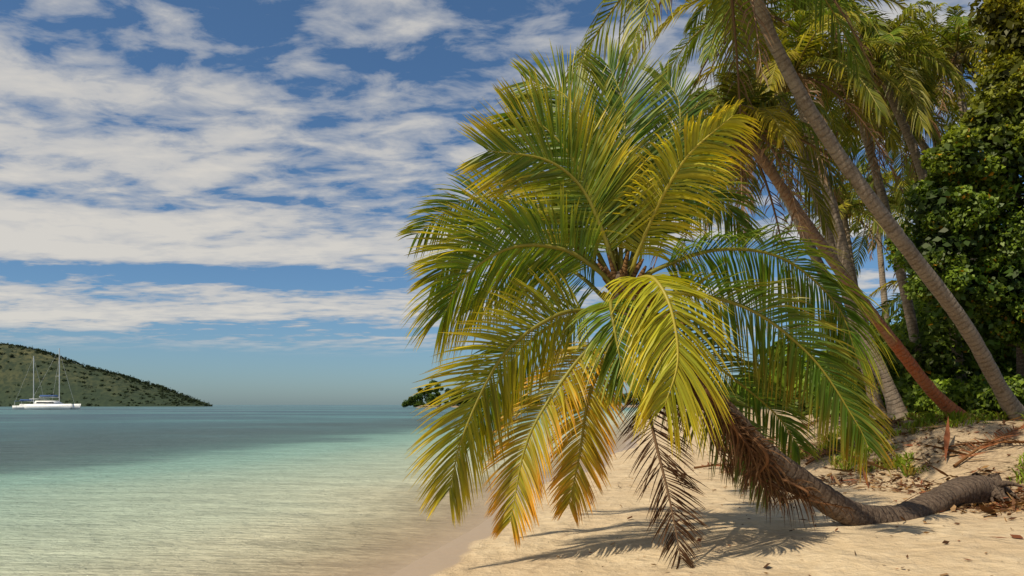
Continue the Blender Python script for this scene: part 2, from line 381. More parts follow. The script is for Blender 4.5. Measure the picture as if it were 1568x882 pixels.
A([(1.35, 10, 3.0), (1.2, 9.95, 2.65), (0.97, 9.9, 2.1), (0.85, 9.9, 1.35), (0.72, 9.9, 0.75)], (1, -0.2, 0.3), n=72, L=0.55, droop=0.25, c0=YG*0.9, c1=ORG*1.1, tipy=1.1, ally=0.3)
A([(1.4, 9.85, 3.3), (1.5, 9.6, 3.5), (1.66, 9.2, 3.48), (1.8, 8.9, 3.1), (1.84, 8.7, 2.5), (1.68, 8.6, 2.0)], (1, 0.25, 0.15), n=88, L=0.85, droop=0.45, c0=YG, c1=YEL, tipy=0.6, ally=0.25, rach=(0.5, 0.42, 0.06), v=5)
A([(1.35, 9.85, 3.2), (1.2, 9.5, 3.25), (1.2, 9.2, 2.9), (1.3, 9.1, 2.3)], (1, 0.2, 0.3), n=55, L=0.6, droop=0.4, c0=GREEN, tipy=0.3)
A([(1.4, 10.05, 3.7), (1.42, 10.2, 4.4), (1.46, 10.3, 5.2), (1.5, 10.5, 6.0), (1.3, 10.6, 6.6)], (1, 0.15, 0), n=92, L=1.05, droop=0.10, c0=DGREEN*1.5, tipy=0.35, a0=55)
A([(1.32, 10.1, 3.7), (1.25, 10.3, 4.5), (1.08, 10.4, 5.4), (0.75, 10.7, 6.2), (0.2, 10.9, 6.5)], (1, -0.3, 0.2), n=88, L=1.0, droop=0.15, c0=GREEN*0.9, tipy=0.45, a0=58)
A([(1.3, 10.0, 3.7), (1.1, 10.0, 4.4), (0.8, 10.0, 5.1), (0.4, 10.0, 5.55), (0.0, 9.9, 5.7)], (0.5, -0.3, 0.9), n=82, L=0.9, droop=0.08, c0=GREEN, tipy=1.1, ally=0.03)
A([(1.5, 10.1, 3.7), (1.8, 10.3, 4.4), (2.2, 10.6, 5.2), (2.35, 11, 6.2), (2.15, 11.2, 6.7)], (1, 0.2, -0.2), n=86, L=1.0, droop=0.15, c0=DGREEN*1.3, tipy=0.2, a0=55)
A([(1.5, 10.0, 3.6), (1.62, 9.9, 4.0), (1.85, 9.7, 4.55), (2.12, 9.4, 5.0), (2.6, 9.2, 5.4)], (0.75, 0.2, -0.62), n=82, L=0.78, droop=0.45, c0=YG*0.9, c1=YEL, tipy=1.0, ally=0.28, rach=(0.5, 0.42, 0.06))
A([(1.5, 10.3, 3.8), (1.7, 11.0, 4.8), (2.0, 11.8, 5.7), (2.6, 12.5, 6.1), (3.1, 13.1, 5.9)], (1, -0.5, 0), n=70, L=0.95, droop=0.3, c0=DGREEN, tipy=0.2)
A([(1.4, 10.3, 3.8), (1.3, 11.1, 5.2), (1.0, 12.0, 6.3), (0.6, 12.8, 6.6)], (1, 0.3, 0), n=70, L=0.95, droop=0.25, c0=DGREEN, tipy=0.3)
A([(1.5, 10.1, 3.7), (1.75, 10.4, 4.4), (2.3, 10.7, 4.9), (2.9, 11.0, 4.9), (3.3, 11.2, 4.5)], (0.3, -1, 0.4), n=70, L=0.85, droop=0.4, c0=DGREEN*1.2, tipy=0.2)
A([(1.5, 10.0, 3.5), (1.9, 10.0, 3.75), (2.65, 10, 3.98), (3.5, 10.1, 3.88), (4.2, 10.15, 3.3), (4.5, 10.2, 2.6)], (0, -0.8, 0.6), n=110, L=0.95, droop=0.55, c0=DGREEN*1.6, tipy=0.45, v=10)
A([(1.5, 9.95, 3.3), (2.0, 9.8, 3.4), (2.9, 9.7, 3.2), (3.7, 9.7, 2.6), (4.25, 9.7, 1.8), (4.4, 9.7, 1.5)], (0.3, -0.7, 0.65), n=105, L=0.82, droop=0.38, c0=DGREEN*1.6, c1=ORG, tipy=0.4, v=12)
A([(1.5, 10.2, 3.2), (2.1, 10.6, 3.0), (2.9, 10.9, 2.5), (3.7, 11.1, 1.9), (4.1, 11.2, 1.4)], (0.4, -0.6, 0.7), n=75, L=0.75, droop=0.4, c0=DGREEN*1.3, tipy=0.2)
A([(1.6, 10.2, 3.0), (2.1, 10.5, 2.5), (2.75, 10.7, 1.95), (3.35, 10.9, 1.3), (3.6, 11.0, 0.8)], (0.6, -0.3, 0.7), n=75, L=0.65, droop=0.35, c0=DGREEN*1.4, c1=TAN, tipy=0.35)
A([(1.3, 10.2, 3.3), (0.8, 11.0, 3.9), (0.1, 11.8, 4.1), (-0.6, 12.3, 3.5)], (0.3, -0.4, 0.8), n=65, L=0.8, droop=0.3, c0=DGREEN*1.2, tipy=0.3)
V, F, C = cat(fr_)
mk('fronds', V, F, M_FROND, palm, col=C)
fr_ = []
A([(1.45, 9.95, 3.15), (1.6, 9.6, 2.5), (1.66, 9.3, 1.75), (1.8, 9.0, 0.95), (1.9, 8.8, 0.26)], (1, 0.1, 0.1), n=110, L=0.62, w=0.016, droop=0.15, c0=BRN*0.45, c1=TAN*0.5, tipy=0.2, a0=60, a1=38, rach=(0.16, 0.10, 0.06), miss=0.12, jit=1.8, start=0.3)
for k in range(14):
    x0 = 1.7+k*0.10
    A([(x0, 10.1, 3.0-k*0.10), (x0+0.4, 9.95+rng.normal(0, .2), 2.5-k*0.11), (x0+0.75+rng.normal(0, .15), 10.1+rng.normal(0, .2), 1.85-k*0.08), (x0+0.95+rng.normal(0, .25), 10.15+rng.normal(0, .3), 1.2-k*0.04)], (0.5+rng.normal(0, .3), -0.8, 0.3), n=42, L=0.42, w=0.018,
      droop=0.6, c0=BRN*0.8, c1=TAN*0.9, tipy=0.6, rach=(0.2, 0.1, 0.05), miss=0.3, jit=3)
V, F, C = cat(fr_)
mk('dead_fronds', V, F, M_LITTER, palm, col=C)
parts = []; alr = []
for k in range(46):
    a = k*2.399; q = k/46
    dirv = np.array([math.cos(a), math.sin(a)*0.8, 0.55+0.9*q-0.5*(1-q)])
    dirv /= np.linalg.norm(dirv)
    c = np.array([1.75-0.4*q, 10.07, 3.0+0.5*q])
    P, l_ = spline([c, c+dirv*0.2, c+dirv*0.5+np.array([0, 0, 0.02])], 7)
    V, F = tube(P, np.array([0.10, 0.085, 0.065, 0.05, 0.04, 0.032, 0.015])*rng.uniform(0.6, 1.1), 7)
    parts.append((V, F, np.zeros((len(V), 3)))); alr.append(np.repeat(np.linspace(0, l_, 7), 7))
V, F, C = cat(parts)
mk('crown_heart', V, F, M_FIBRE, palm, attrs={'along': np.concatenate(alr)}, smooth=True)

# ------------------------------------------------------------------ background palms
def ico(c, r):
    u = np.linspace(0, np.pi, 7); v = np.linspace(0, 2*np.pi, 9)[:-1]
    V = np.array([[c[0]+r*math.sin(a)*math.cos(b_), c[1]+r*math.sin(a)*math.sin(b_), c[2]+r*1.25*math.cos(a)] for a in u for b_ in v])
    F = np.array([[i*8+j, i*8+(j+1) % 8, (i+1)*8+(j+1) % 8, (i+1)*8+j] for i in range(6) for j in range(8)])
    return V, F, np.zeros((len(V), 3))
def bg_palm(path, r0, r1, mat, nf=22, L=4.0, leaf=0.85, w=0.05, n=60, green=GREEN*0.75, dead=4, K=3, lean=(0, 0), hang=0.45):
    root = empty('coconut_palm')
    P, l = spline(path, 60)
    z0 = float(height(P[0, 0], P[0, 1]))
    P[0, 2] = min(P[0, 2], z0-0.1)
    al = np.linspace(0, l, 60)
    rad = np.interp(al/l, [0, 0.03, 0.09, 1], [r0*1.8, r0*1.3, r0, r1])
    R = rad[:, None]*(1+0.07*rng.normal(0, 0.5, (60, 12)))
    V, F = tube(P, R, 12)
    mk('trunk', V, F, mat, root, attrs={'along': np.repeat(al, 12)}, smooth=True)
    C0 = P[-1]; parts = []
    ph = rng.uniform(0, 6)
    for k in range(nf):
        q = (k+0.5)/nf
        az = ph+k*2.399+rng.normal(0, 0.15)
        el = math.radians(78-115*q+rng.normal(0, 6))
        d = np.array([math.cos(az)*math.cos(el)+lean[0], math.sin(az)*math.cos(el)+lean[1], math.sin(el)])
        Lk = L*rng.uniform(0.85, 1.1)*(0.8 if q < 0.1 else 1)
        g = hang*rng.uniform(0.75, 1.3)*(0.7+0.5*q)
        pts = [C0+d*Lk*t*(1-0.18*g*t)+np.array([0, 0, -1])*Lk*g*t**2.1 for t in (0, .2, .4, .6, .8, 1)]
        side = np.array([-math.sin(az), math.cos(az), rng.normal(0, 0.35)])
        if k >= nf-dead:
            parts.append(frond(pts, side, n=int(n*0.6), L=leaf*0.6, w=w*0.8, droop=0.6, c0=BRN*1.2, c1=TAN, tipy=0.5, r0=0.035, K=K, rach=(0.25, 0.14, 0.07), miss=0.2, jit=2))
        else:
            olive = rng.uniform(0, 0.5)
            cg = (green*(1-olive)+np.array([0.20, 0.175, 0.025])*olive)*rng.uniform(0.6, 1.3)
            parts.append(frond(pts, side, n=n, L=leaf, w=w, droop=rng.uniform(0.4, 0.75), c0=cg, c1=YEL*0.8,
                               tipy=rng.uniform(0, 0.55), ally=(rng.uniform(0.15, 0.45) if rng.random() < 0.25 else 0), r0=0.035, K=K, rach=(0.34, 0.28, 0.06)))
    V, F, C = cat(parts)
    mk('fronds', V, F, M_FROND, root, col=C)
    parts = [ico(C0+np.array([math.cos(a)*0.3, math.sin(a)*0.3, -0.25-0.15*(i % 2)]), 0.13) for i, a in enumerate(np.linspace(0, 6.28, 8)[:-1])]
    V, F, C = cat(parts); mk('coconuts', V, F, M_NUT, root, smooth=True)
    return root
bg_palm([(11.9, 18.2, 1.5), (11.2, 17.9, 2.3), (9.9, 17.2, 3.8), (8.2, 16.5, 5.45), (6.5, 16, 7.35), (5.3, 15.5, 8.9), (4.5, 15, 10.2), (4.0, 14.9, 11.2)], 0.165, 0.115, M_BARK, nf=26, L=3.5, w=0.045, n=64, hang=0.55, dead=4)
bg_palm([(11.5, 20, 1.6), (10.6, 19.7, 2.3), (9.6, 19.4, 3.35), (8.2, 19, 4.9), (6.8, 18.5, 6.5), (5.7, 18, 7.7), (5.2, 18, 8.3)], 0.15, 0.11, M_BARKR, nf=28, L=3.1, w=0.045, n=64, dead=8, hang=0.65)
bg_palm([(10.9, 22, 1.5), (10.6, 22, 2.4), (9.8, 22, 4.3), (9.05, 22, 7.3), (8.3, 22, 9.8), (7.9, 22, 11.3)], 0.19, 0.13, M_BARK, nf=26, L=3.7, w=0.055, n=58, dead=6, hang=0.58)
bg_palm([(13.0, 28, 1.5), (12.5, 28, 3.0), (11.6, 28, 5.6), (10.2, 28, 8.6), (8.9, 28, 11.2), (8.7, 28, 12.0)], 0.2, 0.14, M_BARK, nf=20, L=3.5, w=0.065, n=45)
bg_palm([(14.5, 25, 1.5), (14.0, 25, 5), (13.2, 25, 9.0), (12.2, 25, 11.6), (11.6, 25, 12.8)], 0.17, 0.12, M_BARK, nf=28, L=3.6, w=0.058, n=54, dead=6, hang=0.65)
bg_palm([(19.0, 30, 1.5), (18.2, 30, 7), (16.9, 30, 10.0), (15.3, 30, 12.6), (14.7, 30, 13.4)], 0.18, 0.13, M_BARK, nf=28, L=3.8, w=0.068, n=48, dead=5, hang=0.6)
bg_palm([(20.5, 33, 1.5), (19.5, 33, 8), (18.2, 33, 12.0), (17.4, 33, 14.8), (17.1, 33, 16.6)], 0.18, 0.13, M_BARK, nf=28, L=4.1, w=0.072, n=45, dead=5, hang=0.55)
bg_palm([(20.5, 42, 1.5), (20.1, 42, 6), (19.5, 42, 12.8)], 0.2, 0.13, M_BARK, nf=24, L=3.7, w=0.085, n=36, dead=2, green=DGREEN*1.3)
bg_palm([(24.5, 44, 1.5), (24.0, 44, 8), (22.6, 44, 14.0)], 0.2, 0.13, M_BARK, nf=24, L=4.0, w=0.09, n=36, dead=2, green=DGREEN*1.3)
bg_palm([(16.0, 36, 1.5), (15.9, 36, 6), (15.5, 36, 9.0), (15.2, 36, 11.0)], 0.2, 0.13, M_BARK, nf=20, L=3.4, w=0.075, n=36, dead=4, green=DGREEN*1.3)
bg_palm([(19.5, 34, 1.5), (19.3, 34, 4), (18.6, 34, 7.0)], 0.2, 0.14, M_BARK, nf=20, L=3.4, w=0.075, n=36, dead=2, green=DGREEN*1.3)
bg_palm([(11.5, 24.5, 1.5), (10.5, 24.3, 5), (9.3, 24, 8.5), (7.8, 23.5, 12.0), (7.2, 23.4, 13.8)], 0.17, 0.12, M_BARK, nf=24, L=3.8, w=0.058, n=52, dead=5, hang=0.6)
bg_palm([(13.8, 26, 1.5), (13.2, 26, 5), (12.0, 26, 10.0), (10.9, 26, 13.6), (10.6, 26, 15.0)], 0.17, 0.12, M_BARK, nf=24, L=3.8, w=0.062, n=48, dead=4, hang=0.6)
bg_palm([(17.5, 28, 1.5), (17.1, 28, 7), (16.2, 28, 12.0), (15.9, 28, 14.6)], 0.17, 0.12, M_BARK, nf=24, L=3.6, w=0.065, n=44, dead=4, hang=0.6)

# ------------------------------------------------------------------ leafy masses
def leafcloud(cen, rad, n_each, size, c_lo, c_hi, shell=(0.72, 1.05), warm=0.0, flat=0.5, inner=0.35):
    cen = np.asarray(cen, float); rad = np.asarray(rad, float)
    if rad.ndim == 1: rad = np.stack([rad, rad, rad*0.85], 1)
    k = len(cen); n = k*n_each
    idx = np.repeat(np.arange(k), n_each)
    d = unit(rng.normal(size=(n, 3)))
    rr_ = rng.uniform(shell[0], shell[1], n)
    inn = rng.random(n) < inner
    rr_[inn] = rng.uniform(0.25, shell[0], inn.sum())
    lump = 1+0.16*np.sin(d[:, 0]*7+idx*1.7)*np.sin(d[:, 1]*6+idx*2.3)+0.14*np.sin(d[:, 2]*9+idx)
    P = cen[idx]+d*rad[idx]*(rr_*lump)[:, None]
    nrm = unit(d*0.6+rng.normal(0, flat, (n, 3))+np.array([-0.15, -0.2, 0.4]))
    a = unit(np.cross(nrm, rng.normal(size=(n, 3)))); b_ = np.cross(nrm, a)
    sz = size*rng.uniform(0.6, 1.3, n)
    ex = a*sz[:, None]; ey = b_*(sz*0.32)[:, None]
    bend = nrm*(sz*0.18)[:, None]
    V = np.stack([P-ex*0.5, P-ey+bend*0.5-ex*0.05, P+ex*0.5-bend, P+ey+bend*0.5-ex*0.05], 1).reshape(-1, 3)
    F = np.arange(n*4).reshape(n, 4)
    t = rng.random(n)**1.3
    kt = rng.uniform(0.6, 1.25, k)[idx]
    C = (np.asarray(c_lo)[None, :]*(1-t[:, None])+np.asarray(c_hi)[None, :]*t[:, None])*kt[:, None]
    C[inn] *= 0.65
    if warm > 0:
        wmask = rng.random(n) < warm
        C[wmask] = ORG*rng.uniform(0.4, 1.0, wmask.sum())[:, None]
    return V, F, np.repeat(C, 4, axis=0)
LO = np.array([0.045, 0.085, 0.010]); HI = np.array([0.21, 0.29, 0.025])
tree = empty('broadleaf_tree')
clumps = [(11.3, 19.8, 8.2, 0.8), (10.9, 20, 7.1, 0.95), (10.8, 20, 6.0, 0.95), (11.3, 20, 5.0, 0.95), (12.0, 20.2, 6.5, 1.2), (12.3, 20, 8.2, 1.1), (12.4, 20.2, 9.2, 0.7),
          (12.8, 20.3, 10.3, 0.8), (13.0, 20.3, 11.5, 0.8), (12.8, 20.6, 12.4, 0.8), (13.3, 20.2, 9.6, 1.1), (13.6, 20.2, 11.4, 1.1), (13.3, 20, 7.0, 1.3),
          (12.6, 20, 5.1, 1.1), (13.4, 20.3, 4.5, 1.0), (12.5, 20.6, 4.0, 0.7), (14.6, 20.5, 8.4, 1.4), (14.6, 20.5, 10.6, 1.4), (14.6, 20.5, 6.2, 1.4), (14.7, 20.6, 12.4, 1.3), (13.6, 20.8, 13.0, 1.0),
          (12.9, 22, 7.8, 1.6), (14.2, 22.5, 10.4, 1.6), (13.0, 22, 5.4, 1.4), (16.0, 21.5, 7.5, 1.8), (16, 21.5, 10.5, 1.8), (15.8, 21.5, 13, 1.6), (11.6, 21.5, 6.6, 1.2)]
clumps = np.array(clumps)
sub_c, sub_r = [], []
for c in clumps:
    for q in range(7):
        d = unit(rng.normal(size=3)); sub_c.append(c[:3]+d*c[3]*0.76); sub_r.append(c[3]*rng.uniform(0.22, 0.5))
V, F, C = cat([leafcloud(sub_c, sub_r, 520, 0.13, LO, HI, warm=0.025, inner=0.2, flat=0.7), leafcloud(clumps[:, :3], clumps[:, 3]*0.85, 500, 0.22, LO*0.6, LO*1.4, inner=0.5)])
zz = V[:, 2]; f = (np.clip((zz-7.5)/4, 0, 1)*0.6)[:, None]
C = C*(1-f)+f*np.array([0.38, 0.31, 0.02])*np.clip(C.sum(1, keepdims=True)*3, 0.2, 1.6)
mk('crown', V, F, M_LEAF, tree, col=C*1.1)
parts = []; alr = []
base = np.array([14.2, 21.5, 1.4])
for tgt, r in [((13.8, 21.2, 6.5), 0.3)]+[((c[0], c[1], c[2]), 0.12) for c in clumps[::2]]:
    st_ = base if r > 0.2 else np.array([14.0, 21.3, min(5.5, 2.5+tgt[2]*0.25)])
    md = (st_+np.array(tgt))/2+rng.normal(0, 0.2, 3)
    P, l_ = spline([st_, md, tgt], 12); V, F = tube(P, np.linspace(r, r*0.3, 12), 8)
    parts.append((V, F, np.zeros((len(V), 3)))); alr.append(np.repeat(np.linspace(0, l_, 12), 8))
V, F, C = cat(parts)
mk('trunk_and_limbs', V, F, M_BARKD, tree, attrs={'along': np.concatenate(alr)}, smooth=True)

cc, rr2 = [], []
for k in range(210):
    y = rng.uniform(24, 42); lo = np.interp(y, [24, 42], [11.8, 15.5])
    x = lo+abs(rng.normal(0, 1))*5.0
    r = rng.uniform(0.5, 1.3); top = 1.6+min((x-lo)*1.1+0.8, 4.2)
    z = rng.uniform(1.6, max(1.9, top))
    cc.append((x, y, z)); rr2.append(r)
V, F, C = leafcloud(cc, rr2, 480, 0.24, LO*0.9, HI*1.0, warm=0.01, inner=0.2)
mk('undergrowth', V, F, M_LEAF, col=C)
cc, rr2 = [], []
for k in range(120):
    y = rng.uniform(19.0, 25); x = np.interp(y, [19.0, 25], [12.4, 11.6])+abs(rng.normal(0, 1))*2.5
    cc.append((x, y, float(height(x, y))+rng.uniform(0.05, 0.8))); rr2.append(rng.uniform(0.2, 0.55))
V, F, C = leafcloud(cc, rr2, 300, 0.15, LO, HI*1.2, warm=0.02, inner=0.2)
mk('shrub', V, F, M_LEAF, col=C)
cc, rr2 = [], []
for k in range(400):
    y = 42+rng.random()**1.6*380; x = float(shore_x(y))+rng.uniform(9, 34)*(1+y/300)+abs(rng.normal(0, 3))
    hmax = rng.uniform(2.5, 7.5); r = rng.uniform(1.5, 3.0)*(1+y/250)
    cc.append((x, y, 1.2+rng.uniform(0, hmax))); rr2.append(r)
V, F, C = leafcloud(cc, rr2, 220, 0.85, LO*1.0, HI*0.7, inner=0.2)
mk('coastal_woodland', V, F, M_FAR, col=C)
cc, rr2 = [], []
for k in range(130):
    x = -80+rng.random()**1.2*95; y = rng.uniform(572, 610)
    env = np.interp(x, [-84, -74, -62, -54, -40, -10, 30], [1, 7, 20, 15, 12, 9, 7])
    cc.append((x, y, 1.5+rng.uniform(0, env))); rr2.append(rng.uniform(1.4, 3.2))
for k in range(110):
    x = rng.uniform(0, 240); y = rng.uniform(590, 650)
    cc.append((x, y, 1.5+rng.uniform(0, np.interp(x, [0, 110, 240], [5, 9, 14])))); rr2.append(rng.uniform(2.5, 4.5))
V, F, C = leafcloud(cc, rr2, 220, 1.3, LO*0.8+np.array([0, 0, 0.015]), HI*0.4)
mk('distant_trees', V, F, M_FAR, col=C)

# ------------------------------------------------------------------ hill
hx = np.linspace(-1700, -340, 280); hy = np.linspace(800, 1300, 70)
HX, HY = np.meshgrid(hx, hy)
UX = HX+(HY-930)*0.62+22
prof = np.interp(UX, [-1500, -1000, -700, -600, -570, -545, -520, -475, -440, -415, -390, -370, -355, -345], [50, 86, 82, 76, 73, 68, 60, 46, 37, 29, 21, 13, 6, -2])
cross = sstep((HY-(838+6*np.sin(HX*0.03)))/95)*(1-0.8*sstep((HY-1000)/250))
HZ = prof*cross
HZ = HZ*(1+0.10*vnoise(HX*0.03, HY*0.03, 11)*np.clip(cross*2, 0, 1)*np.clip(2-cross*1.8, 0.25, 1))+1.2*vnoise(HX*0.12, HY*0.12, 12)*np.clip(prof/30, 0, 1)*cross-0.8
i_ = (np.arange(69)[:, None]*280+np.arange(279)[None, :]).ravel()
m, nt, nodes, links = newmat('hill_grass')
pos = position(nt)
n1 = noise(nt, pos, 0.03, 5, 0.6); n2 = noise(nt, pos, 0.2, 5, 0.7)
sep = N(nt, 'ShaderNodeSeparateXYZ'); links.new(pos, sep.inputs[0])
f1 = math_(nt, 'ADD', math_(nt, 'MULTIPLY', sep.outputs['Z'], 0.008), math_(nt, 'SUBTRACT', n1, 0.45))
c = mixc(nt, ramp(nt, f1, [(0.15, 0.0), (0.75, 1.0)]), (0.05, 0.068, 0.042), (0.14, 0.13, 0.065))  # distance haze painted into the grass colours: muted and slightly blue
c = mixc(nt, ramp(nt, n2, [(0.42, 0.0), (0.58, 0.85)]), c, (0.035, 0.05, 0.035))
p = N(nt, 'ShaderNodeBsdfDiffuse'); links.new(c, p.inputs[0])
o = N(nt, 'ShaderNodeOutputMaterial'); links.new(p.outputs[0], o.inputs[0])
mk('hill', np.stack([HX, HY, HZ], -1).reshape(-1, 3), np.stack([i_, i_+1, i_+281, i_+280], 1), m, smooth=True)
def hill_z(x, y):
    i = int(np.clip((y-800)/500*69, 0, 69)); j = int(np.clip((x+1700)/1360*279, 0, 279)); return HZ[i, j]
cc, rr2 = [], []
while len(cc) < 2200:
    x = rng.uniform(-760, -345); y = rng.uniform(838, 985)
    u = x+(y-930)*0.62+22
    dens = 1.0 if (y < 885 or vnoise(x*0.03, y*0.03, 21) > -0.2) else 0.2
    if u > -470: dens = 1.0
    if rng.random() < dens:
        z = hill_z(x, y)
        if z > 0.3: cc.append((x, y, z+0.3)); rr2.append(rng.lognormal(0.5, 0.4))
V, F, C = leafcloud(cc, rr2, 34, 1.6, np.array([0.028, 0.043, 0.026]), np.array([0.07, 0.09, 0.045]))
mk('hill_trees', V, F, M_FAR, col=C)

# ------------------------------------------------------------------ boats
def hull(cx, cy, z0, L, W, H, bow_dir=-1):
    st_ = np.linspace(0, 1, 14); P = []
    for s in st_:
        wd = W*0.5*(math.sin(min(s*1.25+0.35, 1.57)) if s < 0.5 else math.cos((s-0.5)*2*1.5)**0.75)
        wd = max(wd, 0.03); sh = H*(1+0.22*s*s)
        x = cx+bow_dir*(s-0.5)*L
        P.append([(x, cy-wd, z0+sh), (x-bow_dir*0.3*s, cy-wd*0.85, z0+sh*0.35), (x-bow_dir*0.7*s, cy, z0-0.3), (x-bow_dir*0.3*s, cy+wd*0.85, z0+sh*0.35), (x, cy+wd, z0+sh)])
    V = np.array(P).reshape(-1, 3)
    F = [[i*5+j, i*5+j+1, (i+1)*5+j+1, (i+1)*5+j] for i in range(13) for j in range(4)]
    F += [[i*5, (i+1)*5, (i+1)*5+4, i*5+4] for i in range(13)]
    F += [[0, 4, 3, 1]]
    return V, np.array(F), np.zeros((len(V), 3))
def prism(x0, x1, y0, y1, z0, z1, tx0=0.0, tx1=0.0, ty=0.0):
    V = np.array([(x0, y0, z0), (x1, y0, z0), (x1, y1, z0), (x0, y1, z0), (x0+tx0, y0+ty, z1), (x1-tx1, y0+ty, z1), (x1-tx1, y1-ty, z1), (x0+tx0, y1-ty, z1)], float)
    F = np.array([[0, 3, 2, 1], [4, 5, 6, 7], [0, 1, 5, 4], [1, 2, 6, 5], [2, 3, 7, 6], [3, 0, 4, 7]])
    return V, F, np.zeros((8, 3))
def rod(a, b_, r, sides=6):
    P = np.linspace(a, b_, 4); V, F = tube(P, np.full(4, r), sides); return V, F, np.zeros((len(V), 3))
cm = empty('catamaran')
cx, cy = -193.2, 330
V, F, C = cat([hull(cx, cy-3.6, 0, 19.5, 2.2, 2.0, 1), hull(cx, cy+3.6, 0, 19.5, 2.2, 2.0, 1), prism(cx-8, cx+4.5, cy-3.4, cy+3.4, 1.1, 2.1)]); mk('hulls', V, F, M_WHITE, cm)
V, F, C = cat([prism(cx-6.5, cx+3.5, cy-3, cy+3, 2.1, 3.7, 0.4, 3.0, 0.5), prism(cx-8.5, cx-3, cy-2.6, cy+2.6, 4.3, 4.5)]); mk('cabin', V, F, M_WHITE, cm)
V, F, C = cat([prism(cx-5.4, cx+2.1, cy-2.95, cy+2.95, 2.6, 3.2, 0.1, 0.6, 0.1)]); mk('windows', V, F, M_GLASS, cm)
mx_ = cx+2.6
V, F, C = cat([rod((mx_, cy, 2), (mx_, cy, 25.8), 0.19), rod((mx_, cy, 14), (mx_-1.6, cy-0.4, 14.05), 0.06), rod((mx_, cy, 5.2), (mx_-8.5, cy, 5.3), 0.16),
                rod((mx_, cy, 24.5), (cx+9, cy, 2.3), 0.035), rod((mx_, cy, 25.5), (cx-8, cy-3.4, 2.1), 0.03), rod((mx_, cy, 22), (mx_-1, cy-3.9, 2.1), 0.03)]); mk('mast_and_rigging', V, F, M_ALU, cm)
V, F, C = cat([prism(mx_-8.3, mx_-0.4, cy-0.3, cy+0.3, 5.45, 6.1, 0.2, 0.5, 0.15)]); mk('sail_cover', V, F, M_BLUEC, cm)
sb = empty('sailing_boat'); cx, cy = -213.0, 346
V, F, C = cat([hull(cx, cy, 0, 14.5, 3.8, 1.6, 1)]); mk('hull', V, F, M_WHITE, sb)
V, F, C = cat([prism(cx-4, cx+3, cy-1.1, cy+1.1, 1.6, 2.3, 0.2, 0.9, 0.2)]); mk('cabin', V, F, M_WHITE, sb)
V, F, C = cat([prism(cx-5.8, cx-2.6, cy-1.4, cy+1.4, 3.5, 3.7), prism(cx-4.2, cx+1.5, cy-0.25, cy+0.25, 3.8, 4.4, .1, .4, .1)]); mk('canopy', V, F, M_BLUEC, sb)
V, F, C = cat([rod((cx+1.8, cy, 1.6), (cx+1.8, cy, 23.5), 0.18), rod((cx+1.8, cy, 3.6), (cx-4.3, cy, 3.7), 0.12), rod((cx+1.8, cy, 23), (cx+7, cy, 1.9), 0.03), rod((cx+1.8, cy, 23), (cx-7, cy, 1.7), 0.03)]
               + [rod((cx-5.7+a*3, cy-1.3, 1.6), (cx-5.7+a*3, cy-1.3, 3.5), 0.05) for a in (0, 1)]); mk('mast_and_rigging', V, F, M_ALU, sb)

# ------------------------------------------------------------------ litter, grass, fallen fronds
def scatter(n, xf, size, cols, lift=0.012, el=0.4):
    P = xf(n); n = len(P)
    P = np.column_stack([P, height(P[:, 0], P[:, 1])+lift])
    a = rng.uniform(0, 2*np.pi, n); sz = size*rng.lognormal(0, 0.5, n)
    ex = np.stack([np.cos(a), np.sin(a), rng.normal(0, 0.25, n)], 1)*sz[:, None]
    ey = np.stack([-np.sin(a), np.cos(a), rng.normal(0, 0.4, n)], 1)*(sz*el)[:, None]
    P[:, 2] += np.abs(ex[:, 2])*0.3+np.abs(ey[:, 2])*0.3
    V = np.stack([P-ex*0.5, P-ey*0.5, P+ex*0.5, P+ey*0.5], 1).reshape(-1, 3)
    cols = np.asarray(cols); C = cols[rng.integers(0, len(cols), n)]*rng.uniform(0.6, 1.3, n)[:, None]
    return V, np.arange(n*4).reshape(n, 4), np.repeat(C, 4, axis=0)
def beach_sparse(n):
    y = rng.uniform(7, 30, n); x = shore_x(y)+1.5+rng.random(n)**0.6*8.5; return np.column_stack([x, y])
def bank_dense(n):
    y = rng.uniform(9, 34, n); e = edge_s(y)
    s = e-0.6+np.abs(rng.normal(0, 1, n))*2.8
    P = np.column_stack([shore_x(y)+s, y]); return P[vnoise(P[:, 0]*1.2, P[:, 1]*1.2, 33) > -0.25]
def root_zone(n):
    return np.column_stack([rng.normal(8.0, 0.8, n), rng.normal(11.9, 0.6, n)])
LC = [BRN, BRN*0.6, TAN*0.8, (0.22, 0.08, 0.04), (0.3, 0.17, 0.07)]
V, F, C = cat([scatter(1200, beach_sparse, 0.055, LC), scatter(120, beach_sparse, 0.25, LC, el=0.07), scatter(10000, bank_dense, 0.09, LC, el=0.35), scatter(2000, bank_dense, 0.35, LC, el=0.08), scatter(2500, root_zone, 0.08, LC), scatter(500, root_zone, 0.32, LC, el=0.07)])
mk('leaf_litter', V, F, M_LITTER, col=C)
fr_ = []
def fallen(x, y, az, L=1.4, c0=BRN):
    pts = []
    for t in (0, .35, .7, 1):
        px_, py_ = x+math.cos(az)*L*t, y+math.sin(az)*L*t; pts.append((px_, py_, float(height(px_, py_))+0.05+0.05*math.sin(3*t)))
    A(pts, (-math.sin(az), math.cos(az), 0), n=40, L=0.45, w=0.03, droop=0.02, c0=c0, c1=TAN, tipy=0.3, v=6, miss=0.2, rach=(0.25, 0.12, 0.05), jit=1.5)
fallen(5.0, 21.5, 0.2, 1.6, np.array([0.22, 0.07, 0.04])); fallen(8.8, 15.6, 0.4, 2.2, np.array([0.24, 0.09, 0.04])); fallen(10.3, 15.2, 2.2, 1.8); fallen(9.3, 19.5, 1.0, 1.8); fallen(7.2, 19.2, 0.4, 1.3)
V, F, C = cat(fr_); mk('fallen_fronds', V, F, M_LITTER, col=C)
